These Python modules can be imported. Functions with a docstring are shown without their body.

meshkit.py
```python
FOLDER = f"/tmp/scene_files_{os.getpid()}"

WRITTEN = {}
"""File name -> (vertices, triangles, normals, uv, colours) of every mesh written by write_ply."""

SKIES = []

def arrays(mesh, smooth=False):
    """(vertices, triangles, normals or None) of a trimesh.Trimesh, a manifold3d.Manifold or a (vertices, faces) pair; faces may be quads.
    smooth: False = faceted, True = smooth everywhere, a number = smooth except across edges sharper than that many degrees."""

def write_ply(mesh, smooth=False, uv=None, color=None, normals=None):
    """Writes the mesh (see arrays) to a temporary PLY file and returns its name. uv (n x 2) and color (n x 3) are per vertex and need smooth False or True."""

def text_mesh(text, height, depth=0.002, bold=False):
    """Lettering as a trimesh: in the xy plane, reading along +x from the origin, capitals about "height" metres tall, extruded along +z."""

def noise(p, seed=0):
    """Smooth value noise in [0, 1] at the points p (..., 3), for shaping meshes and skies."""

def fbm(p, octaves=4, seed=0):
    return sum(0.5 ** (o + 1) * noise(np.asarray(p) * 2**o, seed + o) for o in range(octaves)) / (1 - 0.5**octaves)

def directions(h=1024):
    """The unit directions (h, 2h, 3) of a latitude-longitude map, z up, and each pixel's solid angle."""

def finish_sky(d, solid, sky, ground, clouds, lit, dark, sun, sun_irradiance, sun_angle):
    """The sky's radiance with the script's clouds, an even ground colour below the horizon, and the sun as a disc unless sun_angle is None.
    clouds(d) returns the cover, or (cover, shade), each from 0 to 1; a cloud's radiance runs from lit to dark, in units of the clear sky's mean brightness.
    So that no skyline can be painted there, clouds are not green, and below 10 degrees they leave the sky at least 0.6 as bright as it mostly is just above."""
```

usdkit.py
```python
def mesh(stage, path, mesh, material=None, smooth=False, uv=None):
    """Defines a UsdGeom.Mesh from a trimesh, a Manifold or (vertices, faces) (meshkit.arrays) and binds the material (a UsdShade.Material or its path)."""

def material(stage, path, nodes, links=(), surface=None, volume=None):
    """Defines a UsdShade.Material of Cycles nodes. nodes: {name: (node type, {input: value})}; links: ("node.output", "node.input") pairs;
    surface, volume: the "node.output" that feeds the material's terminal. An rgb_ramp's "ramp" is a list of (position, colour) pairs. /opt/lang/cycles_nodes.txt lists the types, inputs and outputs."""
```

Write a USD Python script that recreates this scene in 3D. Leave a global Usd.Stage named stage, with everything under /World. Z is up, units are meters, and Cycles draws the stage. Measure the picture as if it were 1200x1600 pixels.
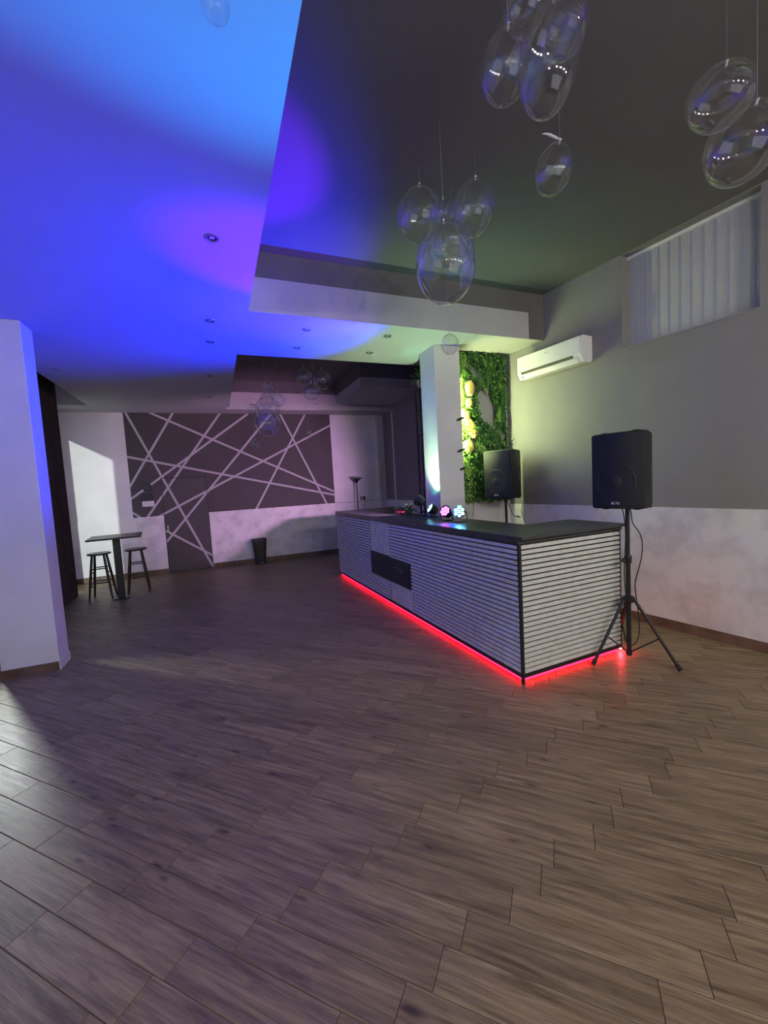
import math, random
import numpy as np
import trimesh, manifold3d as m3
import shapely
from shapely.geometry import Polygon, LineString, Point, box as sbox
from pxr import Usd, UsdGeom, UsdLux, UsdShade, Gf, Sdf, Vt
import usdkit, meshkit

stage = Usd.Stage.CreateInMemory()
UsdGeom.SetStageUpAxis(stage, 'Z')
UsdGeom.SetStageMetersPerUnit(stage, 1.0)
UsdGeom.Xform.Define(stage, '/World')
PI = math.pi

# ------------------------------------------------------------------ camera
F_PX = 637.04                                   # focal length in pixels of the 1200 px wide frame
CAM = np.array([0.0, 0.0, 1.647])
YAW, PITCH, ROLL = map(math.radians, (22.026, -4.179, 3.221))
fw0 = np.array([math.sin(YAW), math.cos(YAW), 0]); rt0 = np.array([math.cos(YAW), -math.sin(YAW), 0]); ez = np.array([0, 0, 1.0])
FW = fw0 * math.cos(PITCH) + ez * math.sin(PITCH)
up0 = -fw0 * math.sin(PITCH) + ez * math.cos(PITCH)
RT = rt0 * math.cos(ROLL) - up0 * math.sin(ROLL)
UP = rt0 * math.sin(ROLL) + up0 * math.cos(ROLL)
cam = UsdGeom.Camera.Define(stage, '/World/camera')
M = Gf.Matrix4d(*RT, 0, *UP, 0, *(-FW), 0, *CAM, 1)
cam.AddTransformOp().Set(M)
cam.CreateHorizontalApertureAttr(36.0)
cam.CreateFocalLengthAttr(36.0 * F_PX / 1200)
cam.CreateClippingRangeAttr(Gf.Vec2f(0.05, 200))
cam.CreateExposureAttr(0.0)

# ------------------------------------------------------------------ sky, sun, unseen front and side lights
def light(cls, path, intensity, color, pos=None, aim=None, **kw):
    l = cls.Define(stage, path)
    l.CreateIntensityAttr(intensity); l.CreateColorAttr(Gf.Vec3f(*color))
    if aim is not None:
        d = np.array(aim, float); d /= np.linalg.norm(d)
        z = -d; x = np.cross([0, 0, 1.0], z)
        x = x / np.linalg.norm(x) if np.linalg.norm(x) > 1e-4 else np.array([1.0, 0, 0])
        y = np.cross(z, x); p = pos if pos is not None else (0, 0, 0)
        l.AddTransformOp().Set(Gf.Matrix4d(*x, 0, *y, 0, *z, 0, *map(float, p), 1))
    elif pos is not None:
        l.AddTranslateOp().Set(Gf.Vec3d(*map(float, pos)))
    for k, v in kw.items(): getattr(l, f'Create{k}Attr')(v)
    return l

sky = UsdLux.DomeLight.Define(stage, '/World/sky')
sky.CreateIntensityAttr(0.35); sky.CreateColorAttr(Gf.Vec3f(0.75, 0.85, 1.0))
SUN_A = 1.4
light(UsdLux.DistantLight, '/World/sun', 3.0 / (PI * math.sin(math.radians(SUN_A)) ** 2), (0.94, 1.0, 0.93), aim=(0.461, 1.0, -0.272), Angle=SUN_A)
# unseen light panel behind the camera, and unseen side spot for the left floor
light(UsdLux.RectLight, '/World/unseen_front_light', 0.7, (1.0, 0.98, 0.94), pos=(1.6, -3.25, 1.45), aim=(0, 1, 0), Width=3.6, Height=2.0)
DS = light(UsdLux.SphereLight, '/World/unseen_side_light', 13.5 / (PI * .09 ** 2), (0.90, 1.0, 0.93), pos=(-2.66, 6.13, 1.55), aim=(0.50, -0.86, -0.36), Radius=0.09)  # out of view, no opening behind it; lights the floor beside the left pillar
_sh = UsdLux.ShapingAPI.Apply(DS.GetPrim()); _sh.CreateShapingConeAngleAttr(27.0); _sh.CreateShapingConeSoftnessAttr(0.5)
FRONT_LAMPS = 9.8        # W/sr of each unseen ceiling spotlight behind the camera

# ------------------------------------------------------------------ materials
def mat(name, nodes, links, surface, volume=None):
    return usdkit.material(stage, f'/World/Looks/{name}', nodes, links, surface=surface)

def simple(name, col, rough=0.5, metal=0.0, spec=0.5, emit=None, es=0.0, coat=0.0, trans=0.0):
    d = {'base_color': col, 'roughness': rough, 'metallic': metal, 'specular_ior_level': spec, 'coat_weight': coat}
    if emit: d.update(emission_color=emit, emission_strength=es)
    if trans: d.update(transmission_weight=trans)
    return mat(name, {'p': ('principled_bsdf', d)}, [], 'p.BSDF')

def mottled(name, a, b, scale=3.0, rough=0.6, bump=0.0, detail=4, lo=0.35, hi=0.65, bscale=60, spec=0.4):
    n = {'g': ('geometry', {}), 'n': ('noise_texture', {'scale': scale, 'detail': detail, 'roughness': 0.55}),
         'r': ('rgb_ramp', {'ramp': [(0, a), (lo, a), (hi, b), (1, b)]}), 'p': ('principled_bsdf', {'roughness': rough, 'specular_ior_level': spec})}
    l = [('g.position', 'n.vector'), ('n.fac', 'r.fac'), ('r.color', 'p.base_color')]
    if bump:
        n['n2'] = ('noise_texture', {'scale': bscale, 'detail': 3}); n['b'] = ('bump', {'strength': bump, 'distance': 0.004})
        l += [('g.position', 'n2.vector'), ('n2.fac', 'b.height'), ('b.normal', 'p.normal')]
    return mat(name, n, l, 'p.BSDF')

def wood_tile():
    n = {'a': ('attribute', {'attribute': 'grain'}), 'sx': ('separate_xyz', {}),
         'm1': ('mapping', {'mapping_type': 'point', 'scale': (2.6, 42.0, 23.0)}), 'n1': ('noise_texture', {'scale': 1.0, 'detail': 7, 'roughness': 0.66, 'distortion': 0.5}),
         'm4': ('mapping', {'mapping_type': 'point', 'scale': (9.0, 210.0, 23.0)}), 'n4': ('noise_texture', {'scale': 1.0, 'detail': 3, 'roughness': 0.6}),
         'm2': ('mapping', {'mapping_type': 'point', 'scale': (2.2, 14.0, 57.0)}), 'n2': ('noise_texture', {'scale': 1.0, 'detail': 3, 'distortion': 1.1}),
         'm3': ('mapping', {'mapping_type': 'point', 'scale': (3.3, 10.0, 91.0)}), 'v': ('voronoi_texture', {'scale': 1.0, 'randomness': 1.0, 'feature': 'f1', 'dimensions': '3D'}),
         'nd': ('noise_texture', {'scale': 3.0, 'detail': 4}),
         'kd': ('math', {'math_type': 'multiply_add', 'value2': 0.30, 'value3': -0.02}), 'ks': ('math', {'math_type': 'add'}),
         'kr': ('map_range', {'from_min': 0.15, 'from_max': 0.29, 'to_min': 0.9, 'to_max': 0.0, 'clamp': True}),
         'r1': ('rgb_ramp', {'ramp': [(0.27, (0.115, 0.079, 0.047)), (0.5, (0.235, 0.170, 0.106)), (0.70, (0.350, 0.262, 0.164))]}),
         'x4': ('mix_color', {'blend_type': 'multiply', 'fac': 0.55}), 'r4': ('rgb_ramp', {'ramp': [(0.35, (0.66, 0.64, 0.62)), (0.6, (1, 1, 1))]}),
         'x2': ('mix_color', {'blend_type': 'multiply', 'fac': 0.85}), 'r2': ('rgb_ramp', {'ramp': [(0.30, (0.60, 0.58, 0.58)), (0.48, (1, 1, 1)), (1, (1.0, 1.0, 1.0))]}),
         'x3': ('mix_color', {'blend_type': 'mix', 'b': (0.042, 0.027, 0.021)}),
         'wn': ('white_noise_texture', {'dimensions': '1D'}), 'tv': ('map_range', {'from_min': 0, 'from_max': 1, 'to_min': 0.86, 'to_max': 1.18}),
         'h': ('hsv', {'saturation': 1.08}),
         'rr': ('map_range', {'from_min': 0.2, 'from_max': 0.8, 'to_min': 0.36, 'to_max': 0.52}),
         'b': ('bump', {'strength': 0.3, 'distance': 0.002}), 'p': ('principled_bsdf', {'specular_ior_level': 0.4})}
    l = [('a.vector', 'sx.vector'), ('a.vector', 'm1.vector'), ('m1.vector', 'n1.vector'), ('a.vector', 'm2.vector'), ('m2.vector', 'n2.vector'), ('a.vector', 'm4.vector'), ('m4.vector', 'n4.vector'),
         ('a.vector', 'm3.vector'), ('m3.vector', 'v.vector'), ('m3.vector', 'nd.vector'), ('nd.fac', 'kd.value1'), ('v.distance', 'ks.value1'), ('kd.value', 'ks.value2'), ('ks.value', 'kr.value'),
         ('n1.fac', 'r1.fac'), ('r1.color', 'x4.a'), ('n4.fac', 'r4.fac'), ('r4.color', 'x4.b'), ('x4.result', 'x2.a'), ('n2.fac', 'r2.fac'), ('r2.color', 'x2.b'), ('x2.result', 'x3.a'), ('kr.result', 'x3.fac'),
         ('sx.z', 'wn.w'), ('wn.value', 'tv.value'), ('tv.result', 'h.value'), ('x3.result', 'h.color'), ('h.color', 'p.base_color'),
         ('n1.fac', 'rr.value'), ('rr.result', 'p.roughness'), ('n4.fac', 'b.height'), ('b.normal', 'p.normal')]
    return mat('wood_tile', n, l, 'p.BSDF')

def balloon_skin():
    n = {'lw': ('layer_weight', {'blend': 0.5}), 'pw': ('math', {'math_type': 'power', 'value2': 3.2}), 'k': ('math', {'math_type': 'multiply_add', 'value2': 0.85, 'value3': 0.10}),
         't': ('transparent_bsdf', {'color': (0.97, 0.975, 0.985)}), 'g': ('glossy_bsdf', {'color': (1, 1, 1), 'roughness': 0.015}),
         'm': ('mix_closure', {})}
    return mat('balloon_skin', n, [('lw.facing', 'pw.value1'), ('pw.value', 'k.value1'), ('k.value', 'm.fac'), ('t.BSDF', 'm.closure1'), ('g.BSDF', 'm.closure2')], 'm.closure')

def pane(name='window_glass'):
    n = {'lw': ('layer_weight', {'blend': 0.5}), 'pw': ('math', {'math_type': 'power', 'value2': 5.0}), 'k': ('math', {'math_type': 'multiply_add', 'value2': 0.9, 'value3': 0.04}),
         't': ('transparent_bsdf', {'color': (0.97, 0.98, 0.98)}), 'g': ('glossy_bsdf', {'color': (1, 1, 1), 'roughness': 0.01}), 'm': ('mix_closure', {})}
    return mat(name, n, [('lw.facing', 'pw.value1'), ('pw.value', 'k.value1'), ('k.value', 'm.fac'), ('t.BSDF', 'm.closure1'), ('g.BSDF', 'm.closure2')], 'm.closure')

def leafmat(name, a, b, sc=9.0):
    n = {'g': ('geometry', {}), 'n': ('noise_texture', {'scale': sc, 'detail': 3}), 'r': ('rgb_ramp', {'ramp': [(0.35, a), (0.65, b)]}),
         'p': ('principled_bsdf', {'roughness': 0.45}), 't': ('translucent_bsdf', {}), 'm': ('mix_closure', {'fac': 0.25})}
    return mat(name, n, [('g.position', 'n.vector'), ('n.fac', 'r.fac'), ('r.color', 'p.base_color'), ('r.color', 't.color'), ('p.BSDF', 'm.closure1'), ('t.BSDF', 'm.closure2')], 'm.closure')

WHITE = mottled('white_plaster', (0.66, 0.66, 0.65), (0.72, 0.72, 0.71), 2.0, 0.75, 0.15)
CEILW = mottled('ceiling_white', (0.44, 0.44, 0.44), (0.47, 0.47, 0.47), 1.2, 0.8, 0.1)
TAUPE = mottled('tray_taupe', (0.135, 0.130, 0.128), (0.150, 0.145, 0.143), 1.5, 0.75, 0.15)
GREYW = mottled('wall_grey', (0.215, 0.21, 0.203), (0.235, 0.23, 0.222), 1.5, 0.7, 0.2)
MURAL = mottled('mural_paint', (0.058, 0.052, 0.052), (0.066, 0.060, 0.060), 2.0, 0.65, 0.1)
MARBLE = mottled('marbled_plaster', (0.55, 0.54, 0.535), (0.69, 0.68, 0.67), 4.2, 0.45, 0.25, detail=8, lo=0.36, hi=0.56)
STRIPE = simple('stripe_paint', (0.42, 0.41, 0.42), 0.7)
DOORP = mottled('door_paint', (0.060, 0.056, 0.056), (0.068, 0.063, 0.062), 2.0, 0.6)
WOOD = wood_tile()
GROUT = simple('grout', (0.06, 0.05, 0.043), 0.9)
SKIRT = mottled('skirting_wood', (0.10, 0.062, 0.042), (0.17, 0.11, 0.075), 6.0, 0.5)
BLACK = simple('black_paint', (0.012, 0.012, 0.014), 0.5)
BLACKM = simple('black_metal', (0.014, 0.014, 0.016), 0.38, 0.0, 0.5)
RUBBER = simple('rubber', (0.012, 0.012, 0.012), 0.8)
SPK = mottled('speaker_plastic', (0.014, 0.015, 0.017), (0.018, 0.019, 0.021), 40, 0.55, 0.4, bscale=400)
GRILLE = mottled('speaker_grille', (0.010, 0.011, 0.013), (0.016, 0.017, 0.019), 250, 0.5, 0.5, bscale=600)
SLAT = mottled('slat_grey', (0.54, 0.54, 0.52), (0.64, 0.64, 0.615), 14, 0.5, 0.1)
TOP = mottled('counter_top', (0.046, 0.049, 0.050), (0.056, 0.059, 0.060), 8, 0.30, 0.05, spec=0.3)
SIGNP = simple('sign_black', (0.018, 0.020, 0.026), 0.4)
SIGNT = simple('sign_print', (0.10, 0.11, 0.14), 0.5)
REDLED = simple('red_led', (0.8, 0.02, 0.05), 0.5, emit=(1.0, 0.004, 0.022), es=17.0)
LOGO = simple('logo_white', (0.75, 0.75, 0.78), 0.4)
ACW = simple('ac_plastic', (0.74, 0.75, 0.74), 0.22, coat=0.3)
ACD = simple('ac_slot', (0.03, 0.03, 0.03), 0.6)
CHROME = simple('chrome', (0.7, 0.7, 0.72), 0.2, 1.0)
GREYM = simple('grey_metal', (0.30, 0.30, 0.31), 0.4, 0.6)
BULB = simple('downlight_glass', (0.55, 0.55, 0.57), 0.15)
PAPER = simple('paper_white', (0.60, 0.60, 0.62), 0.7)
DISC = simple('round_sign_black', (0.022, 0.022, 0.026), 0.4)
CURT = mottled('curtain_cloth', (0.040, 0.028, 0.026), (0.055, 0.040, 0.037), 9, 0.9)
DARKWOOD = mottled('dark_stained_wood', (0.022, 0.018, 0.020), (0.036, 0.030, 0.032), 7, 0.35)
SKIN = balloon_skin()
KNOT = simple('balloon_neck', (0.55, 0.57, 0.60), 0.3)
THREAD = simple('thread', (0.30, 0.30, 0.32), 0.6)
GLASS = pane()
BLIND = mat('blind_cloth', {'d': ('diffuse_bsdf', {'color': (0.62, 0.62, 0.62)}), 't': ('translucent_bsdf', {'color': (0.5, 0.5, 0.52)}), 'm': ('mix_closure', {'fac': 0.35})}, [('d.BSDF', 'm.closure1'), ('t.BSDF', 'm.closure2')], 'm.closure')
LEAFA = leafmat('leaf_bright', (0.10, 0.26, 0.03), (0.20, 0.40, 0.06))
LEAFB = leafmat('leaf_deep', (0.02, 0.085, 0.02), (0.05, 0.16, 0.035))
LEAFC = leafmat('leaf_pale', (0.16, 0.36, 0.05), (0.30, 0.50, 0.10))
LEAFD = leafmat('leaf_dark', (0.012, 0.04, 0.016), (0.03, 0.075, 0.026))
BARK = mottled('yellow_lichen', (0.55, 0.36, 0.10), (0.72, 0.52, 0.20), 22, 0.9, 0.8, bscale=70)
PANELG = simple('panel_grey', (0.36, 0.36, 0.35), 0.8)
BINP = simple('bin_plastic', (0.016, 0.016, 0.02), 0.4)
POTP = simple('pot_pink', (0.55, 0.36, 0.30), 0.6)
POTD = simple('pot_dark', (0.02, 0.02, 0.024), 0.5)
WCABLE = simple('white_cable', (0.65, 0.65, 0.62), 0.5)
def glassmat():
    return mat('clear_glass', {'p': ('principled_bsdf', {'base_color': (0.95, 0.97, 0.98), 'roughness': 0.03, 'transmission_weight': 1.0, 'ior': 1.45})}, [], 'p.BSDF')
CLEAR = glassmat()

# ------------------------------------------------------------------ naming helpers
_used = {}
def numbered(path):
    k = _used.get(path, -1) + 1; _used[path] = k
    return path if k == 0 else f'{path}_{k:03d}'

def data(path, label=None, cat=None, group=None, kind=None):
    pr = stage.GetPrimAtPath(path)
    for k, v in (('label', label), ('category', cat), ('group', group), ('kind', kind)):
        if v: pr.SetCustomDataByKey(k, v)

def thing(name, label, cat=None, loc=(0, 0, 0), rz=0.0, group=None, kind=None):
    path = numbered('/World/' + name)
    x = UsdGeom.Xform.Define(stage, path)
    x.AddTranslateOp().Set(Gf.Vec3d(*map(float, loc)))
    if rz: x.AddRotateZOp().Set(float(math.degrees(rz)))
    data(path, label, cat, group, kind)
    return path

def part(parent, name, mesh, m, label=None, smooth=False, kind=None):
    path = numbered(f'{parent}/{name}')
    if isinstance(mesh, (list, tuple)) and not isinstance(mesh[0], np.ndarray): mesh = cat(mesh)
    usdkit.mesh(stage, path, mesh, m, smooth=smooth)
    data(path, label, None, None, kind)
    return path

def solo(name, mesh, m, label, category=None, group=None, kind=None, smooth=False):
    path = numbered('/World/' + name)
    usdkit.mesh(stage, path, mesh, m, smooth=smooth)
    data(path, label, category, group, kind)
    return path

# ------------------------------------------------------------------ mesh helpers
def cat(ms): return trimesh.util.concatenate(list(ms))
def box(x0, x1, y0, y1, z0, z1, ch=0.0):
    if ch <= 0:
        return trimesh.creation.box(bounds=[[x0, y0, z0], [x1, y1, z1]])
    pts = []
    for a in (0, 1):
        for b in (0, 1):
            for c in (0, 1):
                p = np.array([(x0, x1)[a], (y0, y1)[b], (z0, z1)[c]]); s = np.array([1 - 2 * a, 1 - 2 * b, 1 - 2 * c]) * ch
                for k in range(3):
                    q = p + s; q[k] = p[k]; pts.append(q)
    return hull(pts)
def hull(pts):
    mm = m3.Manifold.hull_points(np.array(pts, float)).to_mesh()
    return trimesh.Trimesh(mm.vert_properties[:, :3], mm.tri_verts, process=False)
def lathe(profile, n=24, cap=True):
    pr = list(profile); v = []; f = []
    for r, z in pr:
        for k in range(n):
            a = 2 * PI * k / n; v.append((r * math.cos(a), r * math.sin(a), z))
    for i in range(len(pr) - 1):
        for k in range(n):
            a, b = i * n + k, i * n + (k + 1) % n
            f += [(a, b, b + n), (a, b + n, a + n)]
    return trimesh.Trimesh(v, f, process=False)
def tube(pts, r, n=8):
    P = np.array(pts, float); rr = np.full(len(P), r) if np.ndim(r) == 0 else np.array(r)
    T = np.gradient(P, axis=0); T /= np.linalg.norm(T, axis=1, keepdims=True)
    u = np.cross(T[0], [0, 0, 1.0]);
    if np.linalg.norm(u) < 1e-3: u = np.cross(T[0], [1.0, 0, 0])
    u /= np.linalg.norm(u); v = []; f = []
    for i in range(len(P)):
        u = u - T[i] * (u @ T[i]); u /= np.linalg.norm(u); w = np.cross(T[i], u)
        for k in range(n):
            a = 2 * PI * k / n; v.append(P[i] + rr[i] * (u * math.cos(a) + w * math.sin(a)))
    for i in range(len(P) - 1):
        for k in range(n):
            a, b = i * n + k, i * n + (k + 1) % n; f += [(a, b, b + n), (a, b + n, a + n)]
    c0, c1 = len(v), len(v) + 1; v += [P[0], P[-1]]
    e = (len(P) - 1) * n
    for k in range(n): f += [(c0, (k + 1) % n, k), (c1, e + k, e + (k + 1) % n)]
    return trimesh.Trimesh(v, f, process=False)
def spline(ctrl, n=24):
    from scipy.interpolate import CubicSpline
    c = np.array(ctrl, float); t = np.r_[0, np.cumsum(np.linalg.norm(np.diff(c, axis=0), axis=1))]
    return CubicSpline(t, c)(np.linspace(0, t[-1], n))
def prism(poly, a, b, axis='z'):
    """extrude a shapely polygon between a and b along an axis: z: (x,y), y: (x,z), x: (y,z)"""
    out = []
    for g in getattr(poly, 'geoms', [poly]):
        if g.is_empty or g.area < 1e-7: continue
        m = trimesh.creation.extrude_polygon(g, b - a, engine='earcut'); v = m.vertices.copy(); f = m.faces
        if axis == 'z': v = v + [0, 0, a]
        elif axis == 'y': v = np.c_[v[:, 0], a + v[:, 2], v[:, 1]]; f = f[:, ::-1]
        else: v = np.c_[a + v[:, 2], v[:, 0], v[:, 1]]
        out.append(trimesh.Trimesh(v, f, process=False))
    return cat(out)
def xf(mesh, R=None, t=(0, 0, 0)):
    m = mesh.copy(); v = m.vertices
    if R is not None: v = v @ np.array(R).T
    m.vertices = v + np.array(t); return m
def frame_z(d, roll=0.0):
    """rotation taking local +z to direction d"""
    z = np.array(d, float); z /= np.linalg.norm(z); x = np.cross([0, 0, 1.0], z)
    x = x / np.linalg.norm(x) if np.linalg.norm(x) > 1e-4 else np.array([1.0, 0, 0])
    y = np.cross(z, x); R = np.c_[x, y, z]
    c, s = math.cos(roll), math.sin(roll)
    return R @ np.array([[c, -s, 0], [s, c, 0], [0, 0, 1]])
def rotz(a): return np.array([[math.cos(a), -math.sin(a), 0], [math.sin(a), math.cos(a), 0], [0, 0, 1]])

# ================================================================== THE ROOM
HL, HT, BW = 3.316, 3.87, 9.558           # low ceiling, tray ceiling, back wall
# right wall frame: t along the wall (into the room), n outwards
RW0 = np.array([4.239, 1.970]); RE = np.array([-0.1291, 0.9916]); RN = np.array([0.9916, 0.1291])
RANG = math.atan2(RE[1], RE[0])           # local x runs along RE
def rw(t, n, z): q = RW0 + RE * t + RN * n; return (q[0], q[1], z)
def rwx(y): return RW0[0] + RE[0] * (y - RW0[1]) / RE[1]
def rwmesh(m):                             # local (t, n, z) -> world ; RN is to the right of RE
    v = m.vertices; w = np.c_[RW0[0] + RE[0] * v[:, 0] + RN[0] * v[:, 1], RW0[1] + RE[1] * v[:, 0] + RN[1] * v[:, 1], v[:, 2]]
    return trimesh.Trimesh(w, m.faces[:, ::-1], process=False)

# ---- floor of wood-look tiles laid at 45 degrees
fl = thing('floor', 'wood-look plank tile floor laid diagonally through the room', kind='structure')
part(fl, 'grout_bed', box(-2.95, 4.9, -3.4, 9.7, -0.06, -0.0025), GROUT)
PL, PW = 0.6105, 0.14590
a0 = math.radians(-45.33); U = np.array([math.cos(a0), math.sin(a0)]); V = np.array([-U[1], U[0]])
OFF = np.array([0.477, 0.521, 0.104, 0.187, 0.240, 0.381]) * 1.065
V0 = 0.6475 * 1.065
def plank(u0, v0, seed, zt):
    g, c = 0.0011, 0.0016
    ua, ub, va, vb = u0 + g, u0 + PL - g, v0 + g, v0 + PW - g
    def ring(i, z): return [(ua + i, va + i, z), (ub - i, va + i, z), (ub - i, vb - i, z), (ua + i, vb - i, z)]
    q = np.array(ring(c, zt) + ring(0, zt - 0.0016) + ring(0, -0.008))
    f = [(0, 1, 2), (0, 2, 3)]
    for k in range(4):
        for b in (0, 4):
            i, j = b + k, b + (k + 1) % 4; f += [(i, i + 4, j + 4), (i, j + 4, j)]
    w = np.c_[q[:, :1] * U + q[:, 1:2] * V, q[:, 2:]]
    gr = np.c_[q[:, 0] - u0, q[:, 1] - v0, np.full(12, seed)]
    return w, np.array(f), gr
def put_plank(path, v, f, g):
    m = usdkit.mesh(stage, path, (v, f), WOOD)
    UsdGeom.PrimvarsAPI(m).CreatePrimvar('grain', Sdf.ValueTypeNames.Float3Array, 'vertex').Set(Vt.Vec3fArray.FromNumpy(g.astype(np.float32)))
rng = random.Random(5)
allp = []
for r in range(-75, 95):
    v0 = V0 + r * PW; off = OFF[r % 6]
    for k in range(-28, 28):
        u0 = off + k * PL; c = U * (u0 + PL / 2) + V * (v0 + PW / 2)
        if not (-3.15 < c[0] < 4.85 and -2.2 < c[1] < 9.8): continue
        d = np.array([c[0], c[1], 0]) - CAM; dep = d @ FW
        px, py = 600 + F_PX * (d @ RT) / max(dep, .05), 800 - F_PX * (d @ UP) / max(dep, .05)
        seen = dep > 0.3 and -60 < px < 1260 and py < 1680
        hid = 2.2 < c[0] < 3.2 and 2.7 < c[1] < 7.0
        allp.append((-(PL * PW / dep ** 3) if seen and not hid else 0, u0, v0, round(rng.random(), 4), rng.uniform(-0.0004, 0.0004)))
allp.sort(key=lambda q: q[0])
for i, (s, u0, v0, sd, dz) in enumerate(allp[:300]):
    put_plank(numbered(fl + '/plank'), *plank(u0, v0, sd, dz))
vs, fs, gs, n0 = [], [], [], 0
for s, u0, v0, sd, dz in allp[300:]:
    v, f, g = plank(u0, v0, sd, dz); vs.append(v); fs.append(f + n0); gs.append(g); n0 += len(v)
pf = numbered(fl + '/plank_field'); put_plank(pf, np.vstack(vs), np.vstack(fs), np.vstack(gs)); data(pf, None, None, None, 'stuff')

# ---- ceiling: low white part with two deep trays and a curtain pocket
ce = thing('ceiling', 'white low ceiling with deep taupe-painted trays and a dropped beam', kind='structure')
outer = sbox(-2.95, -3.4, 4.9, 9.75)
tray1 = sbox(0.405, -3.0, 4.9, 4.103)
tray2 = sbox(0.358, 5.421, 3.995, 8.859)
pocket = sbox(-2.78, 4.9, -2.03, 8.859)
part(ce, 'low_ceiling', prism(outer - tray1 - tray2 - pocket, HL, 3.99), CEILW)
part(ce, 'tray_ceiling', box(0.39, 4.9, -3.4, 4.12, HT, 3.99), TAUPE, 'taupe-painted tray ceiling over the front of the room')
part(ce, 'tray_ceiling', box(0.34, 3.99, 5.40, 8.88, HT, 3.99), TAUPE, 'taupe-painted tray ceiling over the back of the room')
part(ce, 'pocket_ceiling', box(-2.77, -2.01, 4.88, 8.88, 3.69, 3.99), CEILW)
zb = 3.637
part(ce, 'tray_border', [box(0.405, 3.90, 4.096, 4.104, zb, HT), box(0.404, 0.411, -3.0, 4.1, zb, HT), box(3.735, 4.2, 4.094, 4.104, HL + .001, HT)], TAUPE)
part(ce, 'tray_border', [box(0.358, 3.97, 8.853, 8.860, 3.63, HT), box(0.357, 0.364, 5.42, 8.86, zb, HT), box(0.358, 3.97, 5.420, 5.427, zb, HT)], TAUPE)
part(ce, 'dropped_box', box(2.585, 3.97, 7.20, 8.859, 3.433, 3.595), CEILW)
part(ce, 'dropped_box_riser', box(2.600, 3.97, 7.215, 8.85, 3.595, HT), TAUPE)
part(ce, 'cornice', [box(0.30, 3.97, 8.90, 8.935, HL - .018, HL)], CEILW)
part(ce, 'unseen_roof_slab', box(-3.2, 5.1, -3.6, 9.9, 3.99, 4.1), CEILW)  # out of view, closes the room so sun and sky do not leak in

# ---- back wall with the mural, stripes, wainscot
wb = thing('wall_back', 'back wall with dark mural crossed by white stripes above a marbled wainscot', kind='structure')
part(wb, 'plaster', box(-2.95, 4.2, BW, BW + 0.15, 0, 3.99), WHITE)
DX0, DX1, DZ = -1.050, -0.212, 1.976
MX0, MX1, MZ = -1.613, 2.605, 1.21
door_rect = sbox(DX0 - .012, -0.05, DX1 + .012, DZ + .012)
mural_area = sbox(MX0, MZ, MX1, HL) - door_rect
part(wb, 'mural', prism(mural_area, BW - .006, BW + .001, 'y'), MURAL)
lines = [((-1.566, 3.313), (-0.212, 0.029)), ((-0.72, 3.323), (-1.605, 1.861)), ((-1.14, 3.318), (2.571, 1.507)), ((0.194, 3.333), (-1.369, 1.192)), ((0.772, 3.326), (-1.605, 1.603)),
         ((-1.61, 2.439), (2.596, 1.413)), ((1.252, 3.317), (-1.038, 0.68)), ((2.597, 3.06), (-1.147, 1.2)), ((1.451, 3.333), (2.394, 1.226)), ((2.035, 3.34), (0.783, 1.212)),
         ((-1.033, 0.882), (-0.198, 0.275)), ((-1.598, 1.303), (-1.461, 1.187))]
door_in = sbox(DX0, 0.02, DX1, DZ)
on_door = []
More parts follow.
